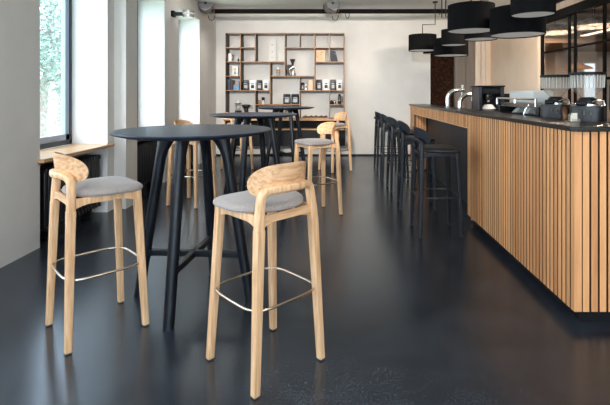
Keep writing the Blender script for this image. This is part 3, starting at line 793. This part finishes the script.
# added short track over the barista side, unseen, brightening bar and right wall
e = empty('ceiling_track', (2.3, 4.9, TZ), 0, 'added short black lighting track over the bar, unseen, brightening bar and wall', 'lighting track')
MB().box(-.03, .03, -1.1, 1.1, -.035, .03).build('rail', BLACKM, e)
for q in (-.9, .9): MB().lathe([(.008, .03), (.008, ZC-TZ-.0005)], 0, q, 10).build('hanger', BLACKM, e)
spot(2.3, 'near added spotlight on the unseen short track over the bar', 4.2, 0, 'added spotlights over the bar')
spot(2.3, 'far added spotlight on the unseen short track over the bar', 5.6, 0, 'added spotlights over the bar')
# wall lamp between the windows
e = empty('wall_spotlight', (XL, 6.72, 2.515), 0, 'small wall spotlight with pale cylinder between the middle and far windows', 'wall lamp')
MB().box(0, .045, -.05, .05, -.045, .045).build('wall_plate', BLACKM, e, .004)
MB().tube([(.045, 0, 0), (.17, 0, 0)], .03, 12).build('arm', DSTEEL, e)
MB().lathe([(.075, -.05), (.085, -.045), (.085, .05), (.075, .055)], .25, 0, 28).build('lamp_housing', STEEL, e)
MB().lathe([(.087, -.012), (.087, .012)], .25, 0, 28).build('band', WHITEP, e)

# ------------------------------------------------------------------ pendants over the bar
DIFF = emis('cream_diffuser', (.6,.58,.55), .10)
nodes(BLACKM)[2].inputs['Specular IOR Level'].default_value = .25
SHADE = noise_mix(mat('black_fabric_shade', (.012,.012,.013), .95, spec=.15), (.0035,.0035,.004), (.007,.007,.0075), 200, bump=.2)[0]
def pendant(cxp, byp, d, h, s, label, rod):
    """cxp,byp: where the shade's lower rim centre projects; s: scale px per metre"""
    Y = 440/s; X = (cxp-335)/s; Z = 1.3 + (93.5-byp)/s
    t = empty('pendant_lamp', (X, Y, Z), 0, label, 'pendant lamp', 'black drum pendants over the bar'); r = d/2
    MB().lathe([(r-.006, .004), (r, 0), (r+.002, 0), (r, h), (r-.004, h), (r-.006, .004)], n=56, cap=False).build('lamp_shade', SHADE, t)
    MB().lathe([(r-.008, .010), (r-.008, .016), (.01, .016)], n=56).build('diffuser', DIFF, t)
    MB().lathe([(r-.006, h-.012), (r-.006, h-.006), (.03, h-.002), (.02, h+.02)], n=56).build('top_disc', SHADE, t)
    rd = MB()
    pts = [(0,0,h), (0,0,h+rod[1])]
    if rod[0]: pts += [(rod[0], 0, h+rod[1])]
    pts += [(rod[0], 0, ZC-Z-.02)]
    rd.tube(pts, .009, 8)
    rd.build('rod', BLACKM, t)
    MB().lathe([(.045, ZC-Z-.02), (.045, ZC-Z-.0005)], rod[0], 0, 20).build('ceiling_rose', BLACKM, t)
pendant(422.5, 50.8, .50, .285, 55, 'leftmost black drum pendant, hung on a stepped rod', (.23, .19))
pendant(429.5, 54.0, .30, .22, 47.5, 'small black drum pendant mostly hidden behind the leftmost one', (.2, .3))
pendant(450.8, 55.8, .56, .28, 60, 'lowest wide black drum pendant at the back, above the brown door', (-.15, .35))
pendant(453.7, 45.4, .37, .235, 66, 'small high black drum pendant in front of the wide back one', (-.12, .2))
pendant(480.5, 39.6, .43, .23, 74, 'black drum pendant hidden behind the large middle one', (.1, .3))
pendant(471.0, 31.5, .50, .285, 91, 'large black drum pendant in the middle of the cluster', (0, .3))
pendant(517.3, 35.5, .515, .265, 101, 'widest looking black drum pendant at the right, below the topmost one', (-.1, .3))
pendant(532.8, 15.5, .335, .235, 124, 'topmost black drum pendant at the right end of the cluster', (0, .3))

# ------------------------------------------------------------------ glazed partition and the room behind it
gp = empty('glass_partition', (XR+.06, PY0, 0), 0, 'tall black steel framed glass partition behind the bar at right', 'partition')
fr = [(7.02,.04), (6.21,.022), (6.06,.022), (5.40,.022), (5.20,.04), (4.3,.022), (3.4,.022), (2.5,.022), (1.6,.022), (.64,.04)]
for y_, hw in fr: MB().box(-.012, .012, y_-PY0-hw, y_-PY0+hw, 0, PZ).build('mullion', TRACKM, gp)
for z0, z1, nm in ((PZ, 2.52, 'head_beam'), (2.62, 2.70, 'head_beam'), (.0, .08, 'bottom_rail')):
    MB().box(-.05, .05, 0, PY1-PY0, z0 + (.0005 if z0 else 0), z1).build(nm, TRACKM, gp)
ys = sorted(fr)
for i in range(len(ys)-1):
    a = ys[i][0]+ys[i][1]-PY0; b_ = ys[i+1][0]-ys[i+1][1]-PY0
    MB().box(-.003, .003, a, b_, .085, PZ-.002).build('glass_pane', GLASS, gp, smooth=0)
    MB().box(-.012, .012, a, b_, 1.93, 1.955).build('rail', TRACKM, gp)
MB().box(-.04, .03, 5.20-PY0, 5.40-PY0, 1.47, 1.50).build('rail', TRACKM, gp)
RX, RYB = 8.0, 10.2
w = MB(); w.box(XR+.12, RX+.1, RYB, RYB+.1, 0, 2.95); w.box(RX, RX+.1, -.5, RYB, 0, 2.95); w.box(XR+.12, RX+.1, -.6, -.5, 0, 2.95)
w.box(XR+.0, XR+.12, YB+.15, RYB, 0, 2.95)
struct('wall_side_room', w, WARMW, smooth=0)
struct('ceiling_side_room', box(XR+.12, RX+.1, -.6, RYB+.1, 2.95, 3.0), WARMW, smooth=0)
sl = MB(); sl.box(XR+.13, RX, 8.3, RYB, 2.30, 2.36)
for q in range(16): sl.box(XR+.13, RX, 8.32+q*.115, 8.37+q*.115, 2.26, 2.30)
o = sl.build('slatted_ceiling_raft', mat('brown_slats', (.30,.19,.12), .6), None); tag(o, 'brown slatted ceiling raft in the room behind the glass', 'ceiling panel')
DOME = noise_mix(mat('mottled_grey_shade', (.2,.19,.18), .6), (.05,.045,.04), (.30,.27,.24), 14)[0]
BULB = emis('warm_bulb', (1,.75,.45), 5)
for i, (x_, y_, z_, r_) in enumerate(((3.85, 7.70, 2.36, .34), (4.12, 6.98, 2.36, .36))):
    t = empty('dome_lamp', (x_, y_, z_), 0, ['left grey dome lamp behind the glass partition', 'right grey dome lamp behind the glass partition'][i], 'dome lamp', 'dome lamps behind the glass')
    MB().lathe([(r_, 0), (r_*.97, .04), (r_*.7, .11), (r_*.3, .15), (.04, .16)], n=40, cap=False).build('lamp_shade', DOME, t)
    MB().lathe([(.005, .06), (.028, .075), (.03, .09), (.012, .11)], n=16).build('bulb', BULB, t)
    MB().tube([(0,0,.11), (0,0,2.9495-z_)], .006).build('cord', BLACKM, t)
t = empty('linear_lamp', (4.62, 6.6, 2.38), 0, 'long glowing strip lamp slanting behind the glass partition', 'strip lamp')
MB().box(-.03, .03, -2.2, 1.6, .0, .05).build('lamp_body', BLACKM, t)
MB().box(-.05, .05, -2.2, 1.6, -.012, 0).build('light_strip', emis('warm_led', (1,.74,.5), .7), t)
for q in (-1.8, 1.3): MB().tube([(0,q,.05), (0,q,.5695)], .004).build('cable', BLACKM, t)
t = empty('wooden_pendant', (5.15, 9.35, 1.82), 0, 'small wooden shaded pendant far behind the glass partition', 'pendant lamp')
MB().lathe([(.30, 0), (.27, .035), (.05, .13), (.02, .15)], n=32, cap=False).build('lamp_shade', OAKX, t)
MB().tube([(0,0,.14), (0,0,.48)], .006).build('cord', BLACKM, t)
MB().lathe([(.005,.02),(.04,.04),(.03,.08)], n=16).build('bulb', BULB, t)
t = empty('window_10', (5.88, RYB-.02, 1.0), kind='structure')
m = MB(); m.box(-.16,.16,-.02,.02,.02,.98+.05); m.build('window_frame', WHITEP, t)
MB().box(-.12,.12,-.025,-.021,.06,.99).build('lit_pane', emis('daylit_pane', (.75,.88,1), .35), t)
o = MB()
cp = [(6.15 + i*.03, RYB-.08 - .025*math.sin(i*1.3), 0) for i in range(16)]
o.add([(p[0], p[1], .02) for p in cp] + [(p[0], p[1], 2.2) for p in cp] + [(p[0], p[1]+.006, .02) for p in cp] + [(p[0], p[1]+.006, 2.2) for p in cp],
      [(i, i+1, 17+i, 16+i) for i in range(15)] + [(32+i, 48+i, 49+i, 33+i) for i in range(15)])
o = o.build('curtain', mat('taupe_curtain', (.36,.29,.23), .9), None); tag(o, 'long taupe curtain beside the small window behind the glass', 'curtain')

# ------------------------------------------------------------------ outdoors
GRASS = noise_mix(mat('pale_grass', (.3,.4,.2), .95), (.28,.33,.22), (.44,.48,.36), .6, detail=6)[0]  # pale grey-green, mottled by noise
g = MB(); g.box(-60, -3.0, -30, 60, -.4, -.3)
o = g.build('lawn', GRASS, None); o['kind'] = 'structure'; o.name = 'ground'
p_ = MB().box(-40, -5.5, 15.5, 17.5, -.3, -.28).build('path', mat('pale_path', (.7,.68,.64), .9), None); p_['kind'] = 'structure'
def tree(x, y, h, rad, n, label):
    t = empty('tree', (x, y, -.3), 0, label, 'tree', 'trees outside the window')
    tr = MB(); pts = [(0,0,0), (.05,0,.8), (.02,.1,1.7), (.30,.1,2.7), (.25,0,h*.8)]
    tr.sweep(pts, lambda u: [(a*(1-.6*u), b*(1-.6*u)) for a, b in srect(.22, .22, 1, 10)])
    for q in range(7):
        a = q*2.4; z = 1.9 + q*.4
        tr.tube([(.1,.1,z), (.1+math.cos(a)*rad*.4, math.sin(a)*rad*.4, z+.7), (math.cos(a)*rad*.8, math.sin(a)*rad*.8, z+1.2)], .06, 6)
    tr.build('trunk', noise_mix(mat('tree_bark', (.2,.16,.13), .9), (.16,.14,.12), (.30,.26,.23), 12)[0], t)
    lf = MB()
    for i in range(n):
        while True:
            p = Vector((random.uniform(-1,1), random.uniform(-1,1), random.uniform(-1,1)))
            if .25 < p.length < 1: break
        c = Vector((p.x*rad, p.y*rad, h*.62 + p.z*h*.40))
        c += Vector((math.sin(c.z*3+c.x), math.cos(c.x*2), math.sin(c.y*3)))*.25
        s_ = random.uniform(.04, .085); u = Vector((random.gauss(0,1), random.gauss(0,1), random.gauss(0,.6))).normalized(); v = u.orthogonal().normalized()
        lf.add([c-u*s_, c+v*s_*.5, c+u*s_, c-v*s_*.5], [(0,1,2,3)])
    o = lf.build('foliage', noise_mix(mat('leaf_green', (.2,.3,.15), .7), (.12,.19,.16), (.28,.38,.32), 3)[0], t, smooth=0); o['kind'] = 'stuff'
tree(-9.3, 13.9, 6.6, 2.9, 22000, 'leafy tree standing on the grass outside the near window')
tree(-13.5, 21.5, 8.0, 3.4, 8000, 'farther leafy tree behind the near one, outside the window')

# ------------------------------------------------------------------ light
W = bpy.data.worlds.new('sky'); scene.world = W; W.use_nodes = True
bg = W.node_tree.nodes['Background']; bg.inputs[0].default_value = (.72,.86,1,1); bg.inputs[1].default_value = 3.0
def portal(name, loc, rot, sx, sy):
    l = bpy.data.lights.new(name, 'AREA'); l.shape = 'RECTANGLE'; l.size = sx; l.size_y = sy; l.cycles.is_portal = True
    o = bpy.data.objects.new(name, l); col.objects.link(o); o.location = loc; o.rotation_euler = rot
for k, (a, b) in enumerate(wins):
    portal('portal', (XO-.09, (a+b)/2, (ZS+ZT)/2), (0, -PI/2, 0), ZT-ZS, b-a)
for a, b in wy:
    portal('portal', ((a+b)/2, YN-.17, 1.5), (PI/2, 0, 0), b-a, 2.5)
def lamp(name, loc, e, rgb, r, typ='POINT', **k):
    l = bpy.data.lights.new(name, typ); l.energy = e; l.color = rgb
    if typ == 'POINT': l.shadow_soft_size = r
    o = bpy.data.objects.new(name, l); col.objects.link(o); o.location = loc
    for a, v in k.items(): setattr(l, a, v)
    return o
lamp('dome_lamp_light', (3.85, 7.70, 2.40), 12, (1,.76,.55), .03)
lamp('dome_lamp_light', (4.12, 6.98, 2.40), 12, (1,.76,.55), .03)

def spotlamp(loc, aim, e, rgb, size=100, soft=.12):
    o = lamp('spotlight_beam', loc, e, rgb, 0, 'SPOT', spot_size=R(size), spot_blend=.8, shadow_soft_size=soft)
    o.rotation_euler = (Vector(aim)-Vector(loc)).to_track_quat('-Z', 'Y').to_euler()
WARM = (1, .91, .82)
for x_ in (-2.2, -.07): spotlamp((x_, 8.05, 2.62), (x_*.6-.2, 9.2, .6), 10, WARM, 120, .2)
for y_ in (4.2, 5.6): spotlamp((2.3, y_, 2.66), (2.75, y_+2.2, 1.2), 45, (1,.86,.72), 150, .15)  # added beams from the unseen bar track, for bar and right wall
for x_, ax in ((-1.6, -1.3), (1.1, 1.3)): spotlamp((x_, 1.0, 2.72), (ax, 3.2, 0), 26, WARM, 130)  # added beams from the unseen near track, for the front stools
spotlamp((-.3, 1.0, 2.70), (-.4, 9.2, 1.35), 420, (1,.94,.87), 46, .15)  # added beam from the unseen near track, lifting the back wall
spotlamp((XL+.28, 6.72, 2.62), (-.6, 7.4, 3.4), 14, (1,.96,.92), 160, .06)
vs = scene.view_settings
scene.display_settings.display_device = 'sRGB'
vs.view_transform = 'Standard'; vs.look = 'None'; vs.gamma = 1; vs.use_curve_mapping = False; vs.exposure = 1.7
scene.cycles.use_denoising = True; scene.cycles.max_bounces = 10; scene.cycles.diffuse_bounces = 6; scene.cycles.transparent_max_bounces = 16
scene.cycles.sample_clamp_indirect = 8; scene.cycles.caustics_reflective = False; scene.cycles.caustics_refractive = False
